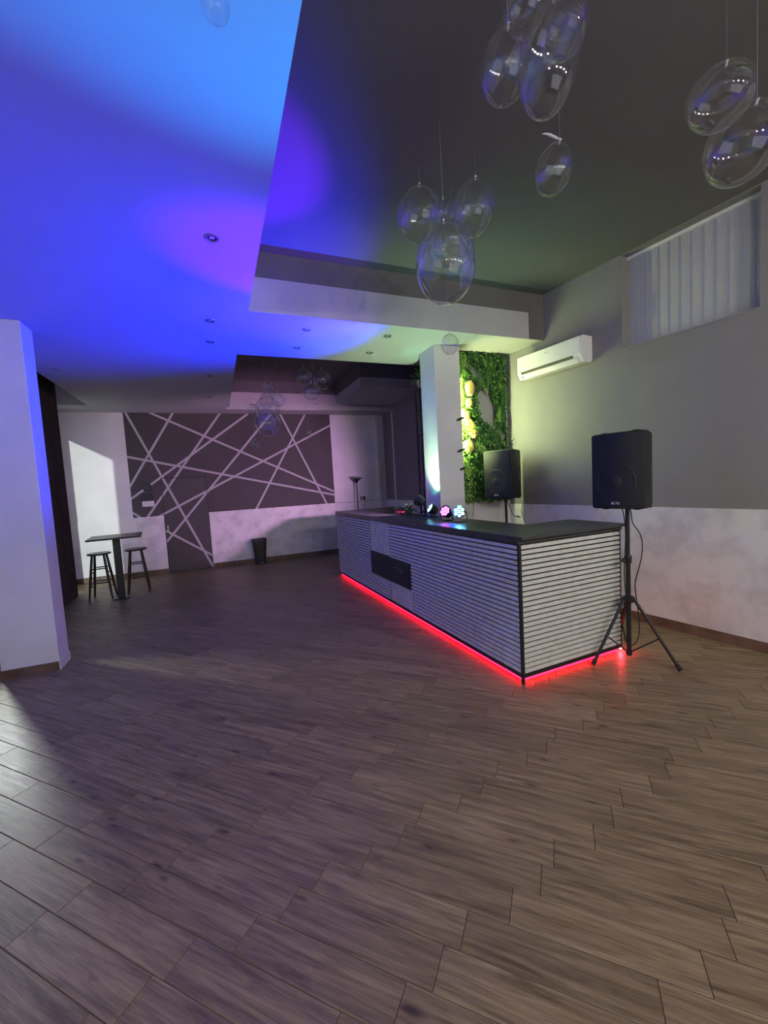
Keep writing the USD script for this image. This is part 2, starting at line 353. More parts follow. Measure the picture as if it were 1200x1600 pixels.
for k, (a, b) in enumerate(lines):
    s = LineString([a, b]).buffer(0.022, cap_style='square')
    w = s & mural_area
    if w.area > 0.001: part(wb, 'painted_stripe', prism(w, BW - .0085 - .0002 * k, BW - .005, 'y'), STRIPE)
    d = s & door_in
    if d.area > 0.001: on_door.append((k, d))
part(wb, 'wainscot', box(-0.200, 2.602, BW - .011, BW, 0.10, 1.212), MARBLE)
part(wb, 'wainscot', box(-1.545, DX0 - .012, BW - .011, BW, 0.10, 1.190), MARBLE)
part(wb, 'wainscot', box(-2.75, -1.550, BW - .009, BW, 0.10, 1.195), WHITE)
part(wb, 'wainscot', box(2.607, 3.97, BW - .009, BW, 0.10, 1.205), WHITE)
part(wb, 'pilaster', box(3.745, 3.80, BW - .045, BW, 0.1, HL), WHITE)
part(wb, 'ledge', box(2.607, 3.97, BW - .013, BW, 1.205, 1.215), GREYW)
d1 = thing('door_1', 'flush door painted over with the mural in the back wall', kind='structure')
part(d1, 'gap', box(DX0 - .012, DX1 + .012, BW - .003, BW + .001, 0.0, DZ + .012), BLACK)
part(d1, 'leaf', box(DX0, DX1, BW - .010, BW - .002, 0.02, DZ, 0.002), DOORP)
for k, d in on_door: part(d1, 'painted_stripe', prism(d, BW - .0125 - .0002 * k, BW - .009, 'y'), STRIPE)
part(d1, 'handle', [tube([(-1.005, BW - .01, .955), (-1.005, BW - .055, .955)], .009), tube(spline([(-1.005, BW - .055, .955), (-.96, BW - .06, .957), (-.895, BW - .055, .957)], 8), .008), box(-1.022, -.988, BW - .014, BW - .009, .87, 1.0, .002)], CHROME, 'small chrome door handle')

# ---- right wall (front part, slightly turned) with the high window
T0, T1 = -5.5, 2.80
WA, WB, WZ0, WZ1 = 0.035, 1.160, 2.905, 3.862
wr = thing('wall_right', 'grey right wall above a marbled plaster wainscot', kind='structure')
part(wr, 'plaster', rwmesh(prism(sbox(T0, 0, T1, 3.99) - sbox(WA, WZ0, WB, WZ1), 0, 0.22, 'y')), GREYW)
part(wr, 'wainscot', rwmesh(box(T0, 2.795, -0.008, 0.001, 0.098, 1.238)), MARBLE)
def skirting(name, label, p, q, h=0.098, th=0.011, L=0.61):
    b = thing(name, label, kind='structure')
    p, q = np.array(p, float), np.array(q, float); n = np.linalg.norm(q - p); e = (q - p) / n; nn = np.array([-e[1], e[0]]) * th   # proud to the left of p->q
    s = 0.0
    while s < n - 1e-6:
        t = min(s + L, n); A, B = p + e * (s + .0015), p + e * (t - .0015)
        pts = [(*c, z) for c in (A, B, B + nn, A + nn) for z in (0.0, h)]
        part(b, 'skirting_tile', hull(pts), SKIRT); s = t
skirting('baseboard_right', 'brown wood-look skirting tiles along the right wall', rw(-2.6, -.0, 0)[:2], rw(2.79, -.0, 0)[:2])
skirting('baseboard_back', 'brown wood-look skirting tiles along the back wall right of the door', (3.95, BW), (-0.195, BW), th=.016)
skirting('baseboard_back', 'brown wood-look skirting tiles along the back wall left of the door', (-1.065, BW), (-2.74, BW), th=.016)
w1 = thing('window_1', 'high window in the right wall closed by white vertical blinds', kind='structure')
part(w1, 'frame', rwmesh(cat([box(WA, WB, .17, .205, WZ0, WZ0 + .04), box(WA, WB, .17, .205, WZ1 - .04, WZ1), box(WA, WA + .04, .17, .205, WZ0, WZ1), box(WB - .04, WB, .17, .205, WZ0, WZ1)])), ACW)
part(w1, 'pane', rwmesh(box(WA + .04, WB - .04, .185, .191, WZ0 + .04, WZ1 - .04)), GLASS)
part(w1, 'blind_rail', rwmesh(box(WA, WB, .105, .150, WZ1 - .03, WZ1)), ACW)
nb = 12; bw = (WB - WA) / nb
for k in range(nb):
    c = WA + (k + .5) * bw; a = math.radians(9); hw = bw * .56
    m = box(-hw, hw, -.001, .001, WZ0 + .012, WZ1 - .03); m = xf(m, rotz(a), (c, .125, 0))
    part(w1, 'blind_slat', rwmesh(m), BLIND)
part(w1, 'sill', rwmesh(box(WA - .0, WB, -.004, .165, WZ0 - .012, WZ0 + .004)), GREYW)

# ---- right wall, back part, and the stub wall that carries the green panel
wk = thing('wall_right_back', 'dim grey wall at the right behind the white pillar', kind='structure')
part(wk, 'plaster', box(3.97, 4.15, 4.75, 9.7, 0, 3.99), GREYW)
part(wk, 'wainscot', box(3.960, 3.972, 4.90, 9.55, 0.1, 1.21), WHITE)
part(wk, 'trim_strip', box(3.945, 3.972, 8.93, 8.985, 0.1, HL), WHITE)
ws = thing('wall_stub', 'short wall between white pillar and right wall carrying the plants', kind='structure')
part(ws, 'plaster', box(2.98, 3.99, 4.74, 4.90, 0, HL), WHITE)

# ---- left wall (out of frame) with its openings
wl = thing('wall_left', 'unseen white left wall with a tall opening placed to let the sun in', kind='structure')
hole = sbox(7.50, 0.03, 9.12, 2.95)  # opening out of view, placed so the sun reaches the back wall
part(wl, 'plaster', prism(sbox(-3.4, 0, 9.7, 3.99) - hole, -2.82, -2.75, 'x'), WHITE)
w2 = thing('window_2', 'unseen floor-length window at the far end of the left wall, letting the sun in', kind='structure')
part(w2, 'frame', [box(-2.80, -2.77, 7.50, 7.535, .03, 2.95), box(-2.80, -2.77, 9.10, 9.12, .03, 2.95), box(-2.80, -2.77, 7.5, 9.12, 2.93, 2.95)], ACW)
part(w2, 'pane', box(-2.787, -2.782, 7.535, 9.10, .03, 2.93), GLASS)
# ---- unseen wall behind the camera, closed to sun, with the front light panel
wf = thing('unseen_wall_front', 'unseen wall behind the viewer, closed against the sun', kind='structure')
part(wf, 'plaster', prism(sbox(-2.95, 0, 4.95, 3.99), -3.6, -3.4, 'y'), WHITE)
w3 = thing('unseen_window_3', 'unseen window panel behind the viewer that frames the front light', kind='structure')
part(w3, 'unseen_pane', box(-.2, 3.4, -3.40, -3.38, .45, 2.45), ACW)  # opaque panel behind the front light, out of view
part(w3, 'frame', [box(-.25, -.2, -3.4, -3.2, .4, 2.5), box(3.4, 3.45, -3.4, -3.2, .4, 2.5), box(-.25, 3.45, -3.4, -3.2, .4, .45), box(-.25, 3.45, -3.4, -3.2, 2.45, 2.5)] + [box(x - .03, x + .03, -3.245, -3.2, .45, 2.45) for x in (.7, 1.6, 2.5)], ACW)

# ---- pillars
pl = thing('pillar', 'white square pillar at the left edge, lit blue along one side', 'pillar', kind='structure')
part(pl, 'shaft', box(-2.003, -1.555, 4.812, 5.089, 0.0, HL, .004), WHITE)
part(pl, 'skirting_tile', box(-2.012, -1.556, 4.803, 4.812, 0.0, 0.085), SKIRT)
part(pl, 'skirting_tile', box(-1.556, -1.547, 4.803, 5.095, 0.0, 0.085), WHITE, 'white skirting strip')
pm = thing('pillar', 'white square pillar beside the green plant wall, lit green on its left side', 'pillar', kind='structure')
part(pm, 'shaft', box(2.628, 2.995, 4.55, 4.93, 0.0, HL), WHITE)

# ================================================================== BAR COUNTER
BANG = math.radians(1.842); BA = np.array([2.106, 2.489])
def barw(x, y, z): q = BA + np.array([math.cos(BANG), math.sin(BANG)]) * x + np.array([-math.sin(BANG), math.cos(BANG)]) * y; return np.array([q[0], q[1], z])
bar = thing('bar_counter', 'U-shaped bar counter with grey slatted front, dark top and red glow at its foot', 'bar counter', (BA[0], BA[1], 0), BANG)
BL, BX, ZS0, ZS1 = 4.65, 1.15, 0.082, 1.112
part(bar, 'body', [box(.016, .52, .016, BL - .0, .05, 1.113), box(.52, BX, .016, .50, .05, 1.113), box(.52, 1.17, 4.12, BL, .05, 1.113)], BLACK)
part(bar, 'plinth', [box(.07, .50, .07, BL - .05, 0, .05), box(.50, BX - .05, .07, .45, 0, .05), box(.50, 1.1, 4.2, BL - .05, 0, .05)], BLACK)
part(bar, 'inner_lining', box(.522, 1.165, 4.108, 4.120, .05, 1.10), WHITE, 'pale inner panel of the far arm')
part(bar, 'countertop', [box(-.012, .595, .56, BL + .02, 1.113, 1.171, .002), box(-.012, BX + .02, 0.0, .56, 1.113, 1.171, .002), box(-.012, BX + .02, -.052, 0.002, 1.150, 1.171, .002), box(.595, 1.19, 4.06, BL + .02, 1.118, 1.171, .002)], TOP)
part(bar, 'skirting', [box(.0, .02, .0, BL, .046, .082), box(.0, BX, .0, .02, .046, .082)], BLACK)
part(bar, 'corner_trim', box(-.004, .018, -.004, .018, .0, 1.113, .002), BLACK)
part(bar, 'corner_trim', box(BX - .012, BX, .0, .02, .046, 1.113), BLACK)
for x0, x1, y0, y1 in ((-.002, .018, 2.40, 2.416), (-.002, .018, 3.05, 3.066), (-.002, .018, 1.826, 1.842)):
    pass
NS = 25; PT = (ZS1 - ZS0) / NS; SG = PT * 0.30
y_a, y_b, y_c, y_d = 1.845, 2.425, 2.44, 3.06       # sign / vertical strips along the front
sz0, sz1 = 0.345, 0.665
for k in range(NS):
    z0 = ZS0 + k * PT; z1 = z0 + PT - SG; zc = (z0 + z1) / 2
    segs = []
    if zc > sz1: segs.append((.022, y_b - .01))
    else: segs.append((.022, y_a - .012))
    if zc < sz0: segs.append((y_c + .012, BL - .004))
    else: segs.append((y_d + .012, BL - .004))
    for s0, s1 in segs: part(bar, 'slat', box(-.001, .0165, s0, s1, z0, z1, .0015), SLAT)
    part(bar, 'slat', box(.022, BX - .014, -.001, .0165, z0, z1, .0015), SLAT)
for (s0, s1, z0, z1) in ((y_b + .004, y_d - .0, sz1 + .006, ZS1 - .002), (y_a + .0, y_c - .004, ZS0, sz0 - .006)):
    n = 10; w = (s1 - s0) / n
    for k in range(n):
        part(bar, 'upright_slat', box(-.001, .0165, s0 + k * w, s0 + k * w + w * .62, z0, z1, .0015), SLAT)
sg = part(bar, 'sign_panel', box(-.010, .018, y_a, y_d, sz0, sz1, .002), SIGNP, 'black sign panel with faint pale lettering')
em = []
for a in range(7):
    t = a / 6; em.append(box(-.0118, -.0095, 2.93 - .10 * t + .03 * math.sin(a * 2.1), 2.942 - .10 * t + .03 * math.sin(a * 2.1), sz0 + .05 + .036 * ((a * 5) % 7), sz0 + .075 + .036 * ((a * 5) % 7)))
part(sg, 'emblem', cat(em + [xf(lathe([(0, .0015), (.017, .0015), (.017, 0), (0, 0)], 14), frame_z((-1, 0, 0)), (-.0105, 2.80, .50))]), SIGNT, kind='stuff')
tx = []
for (yy, zz, L, h) in ((2.30, .545, .24, .012), (2.22, .52, .20, .010), (2.42, .475, .30, .006), (2.30, .425, .22, .008)):
    r2 = random.Random(int(yy * 100)); y = yy
    while y > yy - L:
        w = r2.uniform(.008, .02); tx.append(box(-.0118, -.0095, y - w, y, zz, zz + h * r2.uniform(.6, 1.2))); y -= w + .007
part(sg, 'lettering', cat(tx), SIGNT)
part(bar, 'led_strip', [box(.028, .034, .03, BL - .03, .010, .036), box(.03, BX - .02, .028, .034, .010, .036)], REDLED, 'glowing red LED strip under the front')
part(bar, 'led_strip', [box(BX + .002, BX + .012, .012, .030, .025, .043)], simple('red_led_end', (.8, .02, .05), .5, emit=(1.0, .03, .05), es=650.0), 'bare red end of the LED strip')
part(bar, 'led_strip', [box(.60, 1.12, 4.09, 4.098, 1.096, 1.104)], REDLED, 'red LED strip under the far arm')

# ================================================================== LOUDSPEAKERS ON STANDS
def speaker(name_label, base, ang, logo_text='ALTO'):
    """front along local -y turned by ang; base = centre of the underside"""
    s = thing('loudspeaker', name_label, 'loudspeaker', base, ang, group=None)
    h, w, d = 0.615, 0.40, 0.36
    pl2 = []
    for k in range(11):
        t = k / 10; x = -w / 2 + w * t; pl2.append((x, -d / 2 - .035 * math.sin(PI * t)))
    pl2 += [(w / 2, -d / 2 + .10), (w / 2 - .075, d / 2), (-w / 2 + .075, d / 2), (-w / 2, -d / 2 + .10)]
    P = Polygon(pl2)
    cut = box(w / 2 - .062, w / 2 + .1, -.005 + .02, .30, .215, .40)
    body = m3.Manifold(m3.Mesh(np.array(prism(P, 0, h).vertices, np.float32), np.array(prism(P, 0, h).faces, np.uint32)))
    tr = trimesh.Trimesh(*[np.array(q) for q in (prism(P, .012, h - .012).vertices, prism(P, .012, h - .012).faces)])
    top, bot = P.buffer(-.012), P.buffer(-.012)
    full = hull([(x, y, z) for poly, z in ((bot, 0), (P, .012), (P, h - .012), (top, h)) for x, y in poly.exterior.coords])
    def man(t): t = t.copy(); t.merge_vertices(); return m3.Manifold(m3.Mesh(np.array(t.vertices, np.float32), np.array(t.faces, np.uint32)))
    fm = man(full)
    for sx in (-1, 1):                       # recessed side handles at the back corners
        c2 = box(-.035, .05, -.055, .075, .21, .39, .015); c2 = xf(c2, None, (sx * .155, .07, 0)) if sx > 0 else xf(box(-.05, .035, -.055, .075, .21, .39, .015), None, (-.155, .07, 0)); fm = fm - man(c2)
    mm = fm.to_mesh(); full = trimesh.Trimesh(mm.vert_properties[:, :3], mm.tri_verts)
    part(s, 'cabinet', full, SPK, smooth=30)
    for sx in (-1, 1): part(s, 'handle', tube([(sx * .142, .075, .20), (sx * .142, .075, .40)], .010), SPK)
    # grille: bowed sheet just proud of the front
    def bow(x): return -d / 2 - .035 * math.sin(PI * (x + w / 2) / w)
    gp = []
    xs = np.linspace(-w / 2 + .022, w / 2 - .022, 13)
    P2 = Polygon([(x, bow(x) - .006) for x in xs] + [(x, bow(x) + .01) for x in xs[::-1]])
    part(s, 'grille', prism(P2, .028, h - .028), GRILLE, smooth=30)
    for r, z, nm in ((.150, .215, 'woofer_ring'), (.055, .215, 'woofer_dome')):
        prof = [(r - .012, 0), (r - .010, .004), (r, .004), (r + .003, 0)] if nm == 'woofer_ring' else [(0, .006), (.03, .005), (.05, .001), (.055, -.004)]
        m = xf(lathe(prof, 32), frame_z((0, -1, 0)), (0, -d / 2 - .035 - .006, z)); v = m.vertices
        v[:, 1] += np.array([bow(x) + d / 2 + .035 for x in v[:, 0]]); m.vertices = v
        part(s, nm, m, SPK, smooth=40)
    hz = prism(Polygon([(x, bow(x) - .009) for x in xs] + [(x, bow(x) + .0) for x in xs[::-1]]), .425, .437)
    part(s, 'horn_lip', hz, SPK)
    lg = meshkit.text_mesh(logo_text, .018, .002, bold=True); lg.apply_translation([-lg.bounds.mean(0)[0], 0, 0])
    lg = xf(lg, np.array([[1, 0, 0], [0, 0, -1], [0, 1, 0]]), (.0 - .0, -d / 2 - .035 - .0065, .038))
    part(s, 'logo', lg, LOGO, 'small white logo')
    for sx in (-1, 1):
        for sy in (-1, 1): part(s, 'foot', box(sx * .12 - .022, sx * .12 + .022, sy * .11 - .022, sy * .11 + .022, -.012, .002, .004), RUBBER)
        part(s, 'top_grip', box(sx * .12 - .022, sx * .12 + .022, -.14, -.09, h - .002, h + .010, .004), RUBBER)
    part(s, 'pole_socket', lathe([(0, -.0), (.028, -.0), (.028, -.012), (0, -.012)], 16), SPK)
    return s

def tripod(label, base, top, feet_dirs, hub=.535, R=.365):
    t = thing('speaker_stand', label, 'speaker stand', base)
    part(t, 'pole', [tube([(0, 0, .045), (0, 0, .90)], .0195, 14)], BLACKM, smooth=40)
    part(t, 'inner_pole', tube([(0, 0, .88), (0, 0, top)], .0165, 14), BLACKM, smooth=40)
    part(t, 'collar', lathe([(.0, .845), (.027, .845), (.029, .86), (.029, .90), (.024, .915), (0, .915)], 18), BLACKM, smooth=40)
    part(t, 'locking_knob', [tube([(-.025, 0, .875), (-.055, 0, .875)], .006), xf(lathe([(0, 0), (.016, 0), (.018, .01), (.012, .02), (0, .02)], 10), frame_z((-1, 0, 0)), (-.05, 0, .875))], BLACKM)
    part(t, 'hub', lathe([(0, hub - .03), (.034, hub - .03), (.052, hub - .015), (.052, hub + .01), (.034, hub + .025), (0, hub + .025)], 20), BLACKM, smooth=40)
    part(t, 'end_cap', lathe([(0, .038), (.022, .038), (.024, .05), (.024, .075), (0, .075)], 14), RUBBER)
    for a in feet_dirs:
        u = np.array([math.cos(a), math.sin(a), 0])
        p0, p1 = u * .048 + [0, 0, hub - .005], u * R + [0, 0, .012]
        lg = part(t, 'leg', tube([p0, p1], .0125, 10), BLACKM, smooth=40)
        part(lg, 'rubber_foot', tube([p1 + (p0 - p1) * .08, p1 - (p0 - p1) * .012 + [0, 0, 0.005]], [.0165, .0175], 10), RUBBER, smooth=40)
        mid = p0 + (p1 - p0) * .56
        part(t, 'brace', tube([u * .02 + [0, 0, .075], mid], .006, 6), BLACKM)
    return t
SPB = np.array([3.185, 2.405])
a1 = math.atan2(2.46 - SPB[1], 2.83 - SPB[0]); 
tripod('black tripod stand standing in front of the near end of the bar', (SPB[0], SPB[1], 0), 1.3125, (a1, a1 + 2 * PI / 3, a1 - 2 * PI / 3))
FACE = math.atan2(-.256, -.967) + PI / 2           # local -y to (-.967,-.256)
speaker('large black loudspeaker on the tripod at the near end of the bar', (SPB[0], SPB[1], 1.325), FACE)
S2 = np.array([3.50, 4.36])
tripod('black tripod stand behind the bar in front of the plant wall', (S2[0], S2[1], 0), 1.3425, (2.7, 2.7 + 2 * PI / 3, 2.7 - 2 * PI / 3))
speaker('smaller-looking black loudspeaker behind the bar against the plant wall', (S2[0], S2[1], 1.355), FACE + .1)

# cables of the loudspeakers
def cable(label, pts, r=.004, m=BLACKM, plug=None):
    P = spline(pts, 40); base = np.array([P[0][0], P[0][1], 0])
    c = thing('cable', label, 'cable', base)
    part(c, 'lead', tube(P - base, r, 6), m, smooth=60)
    if plug is not None: part(c, 'plug', tube([P[-1] - base, P[-1] - base + np.array(plug)], .009, 8), BLACKM)
cx, cy = SPB
cable('black speaker cable looping down the right side of the near tripod', [(cx + .06, cy + .03, 1.318), (cx + .045, cy + .0, 1.27), (cx + .04, cy - .02, 1.18), (cx + .085, cy - .03, 1.12), (cx + .095, cy - .03, .80), (cx + .085, cy + .0, .66), (cx + .13, cy + .03, .56), (cx + .17, cy + .03, .30), (cx + .15, cy + .03, .13), (cx + .06, cy + .02, .10)], .0045)
cable('black power cable hanging between the bar end and the near tripod', [(cx - .0, cy + .05, 1.318), (cx + .045, cy + .055, 1.15), (cx + .10, cy + .10, .95), (cx + .10, cy + .11, .75), (cx + .105, cy + .10, .50), (cx + .125, cy + .09, .30), (cx + .13, cy + .10, .10), (cx + .14, cy + .13, .012)], .004)
cable('white cable hanging on the wall under the plants', [(3.20, 4.715, 1.36), (3.235, 4.71, 1.32), (3.24, 4.72, 1.18), (3.21, 4.73, 1.0), (3.2, 4.73, .7)], .006, WCABLE)
cable('black cable with a loose plug hanging under the far loudspeaker', [(3.56, 4.42, 1.338), (3.57, 4.40, 1.28), (3.58, 4.36, 1.18), (3.60, 4.34, 1.12), (3.63, 4.32, 1.10)], .0045, BLACKM, plug=(.05, -.02, -.015))
cable('thin dark cable running down the wall right of the far loudspeaker', [rw(2.55, -.012, 1.24), rw(2.58, -.012, 1.15), rw(2.50, -.012, .95), rw(2.40, -.012, .7)], .003)

# ================================================================== STAGE LIGHTS ON THE BAR
def par_light(label, pos, aim, led_col, led_es, spot=None, nled=7, r=.066, rest=1.171, ring=True):
    """pos: centre of the lens; the housing trails behind; a bracket stands on the counter"""
    base = np.array([pos[0], pos[1], rest]); t = thing('stage_light', label, 'stage light', base)
    d = np.array(aim, float); d /= np.linalg.norm(d); R = frame_z(d); c = np.array(pos) - base
    part(t, 'housing', xf(lathe([(0, -.105), (.035, -.105), (.052, -.085), (r - .004, -.03), (r + .004, -.004), (r + .004, .006), (r - .004, .006), (r - .006, -.002), (0, -.002)], 28), R, c), BLACKM, smooth=35)
    L = simple('lens_led_' + t.rpartition('/')[2], led_col, .4, emit=led_col, es=led_es) if led_es > 0 else BULB
    spots = [(0, 0)] + [(r * .62 * math.cos(2 * PI * k / (nled - 1) + PI / 2), r * .62 * math.sin(2 * PI * k / (nled - 1) + PI / 2)) for k in range(nled - 1)]
    for x, y in spots:
        lr = r * .27
        prof = [(lr * .30, .0035), (lr * .55, .0045), (lr * .95, .0035), (lr, -.001)] if ring else [(0, .005), (lr * .6, .0045), (lr, -.001)]
        m = lathe(prof, 14); m.vertices = m.vertices + [x, y, 0.0]
        part(t, 'led', xf(m, R, c), L)
    side = R[:, 0]
    hb = c - d * .05
    yoke = [hb + side * (r + .012), hb + side * (r + .012) + [0, 0, -hb[2] * .9], hb + [0, 0, -hb[2] + .006], hb - side * (r + .012) + [0, 0, -hb[2] * .9], hb - side * (r + .012)]
    part(t, 'bracket', tube([q for q in yoke], .005, 6), BLACKM)
    part(t, 'bracket_foot', box(hb[0] - .05, hb[0] + .05, hb[1] - .03, hb[1] + .03, 0, .008, .002), BLACKM)
    if spot:
        for k, (tgt, inten, col, ang, soft, *rad) in enumerate(spot):
            rad = rad[0] if rad else .012
            p0 = np.array(pos) + d * .02
            l = UsdLux.SphereLight.Define(stage, f'{t}/beam_{k}' if k else f'{t}/beam')
            l.CreateRadiusAttr(rad); l.CreateIntensityAttr(inten / (PI * rad ** 2)); l.CreateColorAttr(Gf.Vec3f(*col))
            dd = np.array(tgt, float) - p0; dd /= np.linalg.norm(dd); z = -dd; x = np.cross([0, 0, 1.0], z)
            x = x / np.linalg.norm(x) if np.linalg.norm(x) > 1e-4 else np.array([1.0, 0, 0]); y = np.cross(z, x)
            q = p0 - base; l.AddTransformOp().Set(Gf.Matrix4d(*x, 0, *y, 0, *z, 0, *map(float, q), 1))
            sh = UsdLux.ShapingAPI.Apply(l.GetPrim()); sh.CreateShapingConeAngleAttr(ang); sh.CreateShapingConeSoftnessAttr(soft)
    return t
C3 = CAM - np.array([2.37, 3.72, 1.288])
par_light('brightest stage light on the bar, round cyan-white lens facing the camera', (2.37, 3.72, 1.288), C3 + [0, 0, .3], (0.12, 0.62, 1.0), 14.0,
          [((-.35, .80, HL), 120, (0.0, .25, 1.0), 17, .75), ((-.8, 4.2, 1.6), 4.5, (.03, .14, 1.0), 75, .6), ((.95, 4.1, 3.45), 25, (.20, .06, 1.0), 21, 1.0), ((2.75, 3.85, HT), 4.5, (.32, 1.0, .62), 38, 1.0)])  # cyan main beam; the others are placed to tint pillar, ceiling beam and tray
par_light('stage light with oval pink-magenta lens on the bar, middle of the three lit ones', (2.36, 4.00, 1.284), (-.78, -.42, .50), (0.95, 0.10, 0.75), 7.0,
          [((.42, 3.15, 3.55), 95, (.15, 0.0, 1.0), 13, .6)], nled=8)
par_light('stage light with narrow pale turquoise lens on the bar, leftmost of the lit ones', (2.49, 4.585, 1.285), (-.9, .12, .55), (0.20, 0.80, 0.95), 6.0,
          [((-.42, 4.15, HL), 160, (0.0, .018, 1.0), 40, .85), ((2.64, 4.80, 2.9), 4.5, (.26, 1.0, .66), 13, 1.0), ((2.64, 4.80, 1.95), .32, (.12, 1.0, .70), 40, 1.0), ((2.4, 4.78, HL), 11, (.70, 1.0, .52), 42, 1.0)])  # blue main beam; teal and green ones placed to light pillar and ceiling
par_light('dark stage light turned away to the back, behind the lit ones on the bar', (2.44, 4.80, 1.385), (-.33, .88, .34), (0.9, 0.35, 0.8), 3.0,
          [((.95, 9.4, 1.9), 36, (1.0, .52, .98), 32, .7, .05)], r=.075)  # lens faces away, unseen; beam placed to light the back of the room pink
# unseen upright LED washer behind the pillar edge, placed to light plants and wall
ww = thing('unseen_led_washer', 'unseen yellow-green LED bar fixed to the right side of the white pillar', 'stage light', (3.0, 4.63, 0))
part(ww, 'housing', box(-.004, .02, -.03, .03, 1.90, 2.95, .003), BLACKM)
WASH = simple('washer_led', (.8, 1, .3), .4, emit=(.86, 1.0, .45), es=270.0)
part(ww, 'led', box(.019, .024, -.018, .018, 1.93, 2.92), WASH)

# ================================================================== THINGS ON AND NEAR THE BAR
def leaf_mesh(p, direction, up, L, w, bend=.4, seg=6, fold=.25):
    d = np.array(direction, float); d /= np.linalg.norm(d); u = np.array(up, float); u -= d * (u @ d); u /= np.linalg.norm(u); s = np.cross(d, u)
    v = []; f = []
    for i in range(seg + 1):
        t = i / seg; a = bend * t
        c = np.array(p) + d * (L * t * math.cos(a * .6)) + u * (-L * t * math.sin(a * .6))
        ww_ = w * math.sin(PI * min(1, (t * .93 + .07))) ** .8 * .5
        v += [c - s * ww_ + u * fold * ww_, c, c + s * ww_ + u * fold * ww_]
    for i in range(seg):
        a = i * 3
        f += [(a, a + 1, a + 4), (a, a + 4, a + 3), (a + 1, a + 2, a + 5), (a + 1, a + 5, a + 4)]
    return trimesh.Trimesh(v, f, process=False)
def bush(rg, n, r, L, w, c=(0, 0, 0), flat=.7):
    out = []
    for _ in range(n):
        a, e = rg.uniform(0, 2 * PI), rg.uniform(-.2, 1.3)
        d = np.array([math.cos(a) * math.cos(e), math.sin(a) * math.cos(e), math.sin(e)])
        out.append(leaf_mesh(np.array(c) + d * r * rg.uniform(.1, .5), d, (0, 0, 1.01) if abs(d[2]) < .9 else (1, 0, 0.1), L * rg.uniform(.7, 1.2), w * rg.uniform(.7, 1.2), rg.uniform(.2, 1.0), 4))
    return cat(out)
rg = random.Random(3)
pp = thing('potted_plant', 'small dark leafy plant in a dark pot at the far end of the bar', 'plant', (2.47, 5.15, 1.171))
part(pp, 'pot', lathe([(0, 0), (.035, 0), (.045, .07), (.040, .07), (.036, .06), (0, .06)], 18), POTD, smooth=30)
part(pp, 'foliage', bush(rg, 34, .07, .11, .035, (0, 0, .07)), LEAFD, kind='stuff')
for k, (x, y, lab) in enumerate(((2.42, 5.48, 'clear drinking glass on the bar top nearest the far arm'), (2.45, 5.33, 'clear drinking glass on the bar beside the dark plant'))):
    g = solo('drinking_glass', xf(lathe([(0, .0), (.032, .0), (.038, .12), (.0355, .12), (.030, .008), (0, .008)], 20), None, (x, y, 1.171)), CLEAR, lab, 'glass', 'glasses on the bar', smooth=30)

# ladder shelf behind the pillar
sh = thing('ladder_shelf', 'black metal ladder shelf with plants half hidden behind the white pillar', 'shelf', (2.76, 5.18, 0))
for x in (0.012, .80):
    for y in (.07, .20): part(sh, 'post', box(x - .011, x + .011, y - .011, y + .011, 0, 2.96, .002), BLACKM)
for z in (.55, 1.18, 1.60, 1.963, 2.296, 2.645, 2.93): part(sh, 'shelf_board', box(0, .81, .06, .21, z - .010, z + .010, .002), BLACKM)
p2 = thing('potted_plant', 'green fern in a pinkish pot on top of the ladder shelf', 'plant', (2.84, 5.315, 2.9412))
part(p2, 'pot', lathe([(0, 0), (.05, 0), (.07, .13), (.063, .13), (.058, .11), (0, .11)], 18), POTP, smooth=30)
part(p2, 'foliage', bush(rg, 60, .10, .17, .03, (0, 0, .12)), LEAFB, kind='stuff')
p3 = thing('potted_plant', 'trailing green plant on the middle board of the ladder shelf', 'plant', (2.915, 5.315, 2.3072))
part(p3, 'pot', lathe([(0, 0), (.04, 0), (.055, .09), (.05, .09), (.045, .08), (0, .08)], 18), POTD, smooth=30)
part(p3, 'foliage', bush(rg, 34, .06, .09, .02, (0, 0, .08)), LEAFB, kind='stuff')
solo('bottle', xf(lathe([(0, 0), (.033, 0), (.035, .01), (.035, .16), (.014, .21), (.013, .27), (0, .27)], 18), None, (2.84, 5.31, 1.9742)), CLEAR, 'clear bottle on the ladder shelf just left of the pillar', 'bottle', smooth=35)

# ================================================================== GREEN PLANT WALL
gw = thing('plant_wall', 'framed wall panel of artificial leaves, ferns and yellow bark pieces', 'plant wall', (3.0, 4.74, 0))
GX = lambda x: x - 3.0
part(gw, 'backing', box(.02, .83, -.014, .0, 1.335, 3.312), PANELG)
gap = Polygon([(3.27, 3.15), (3.46, 3.02), (3.47, 2.91), (3.55, 2.86), (3.56, 2.73), (3.62, 2.6), (3.62, 2.39), (3.80, 2.21), (3.77, 2.14), (3.64, 2.26), (3.55, 2.36), (3.47, 2.39), (3.4, 2.47), (3.36, 2.6), (3.37, 2.78), (3.43, 2.83), (3.34, 2.95), (3.27, 3.03)])
full_panel = sbox(3.022, 1.30, 3.832, 3.310)
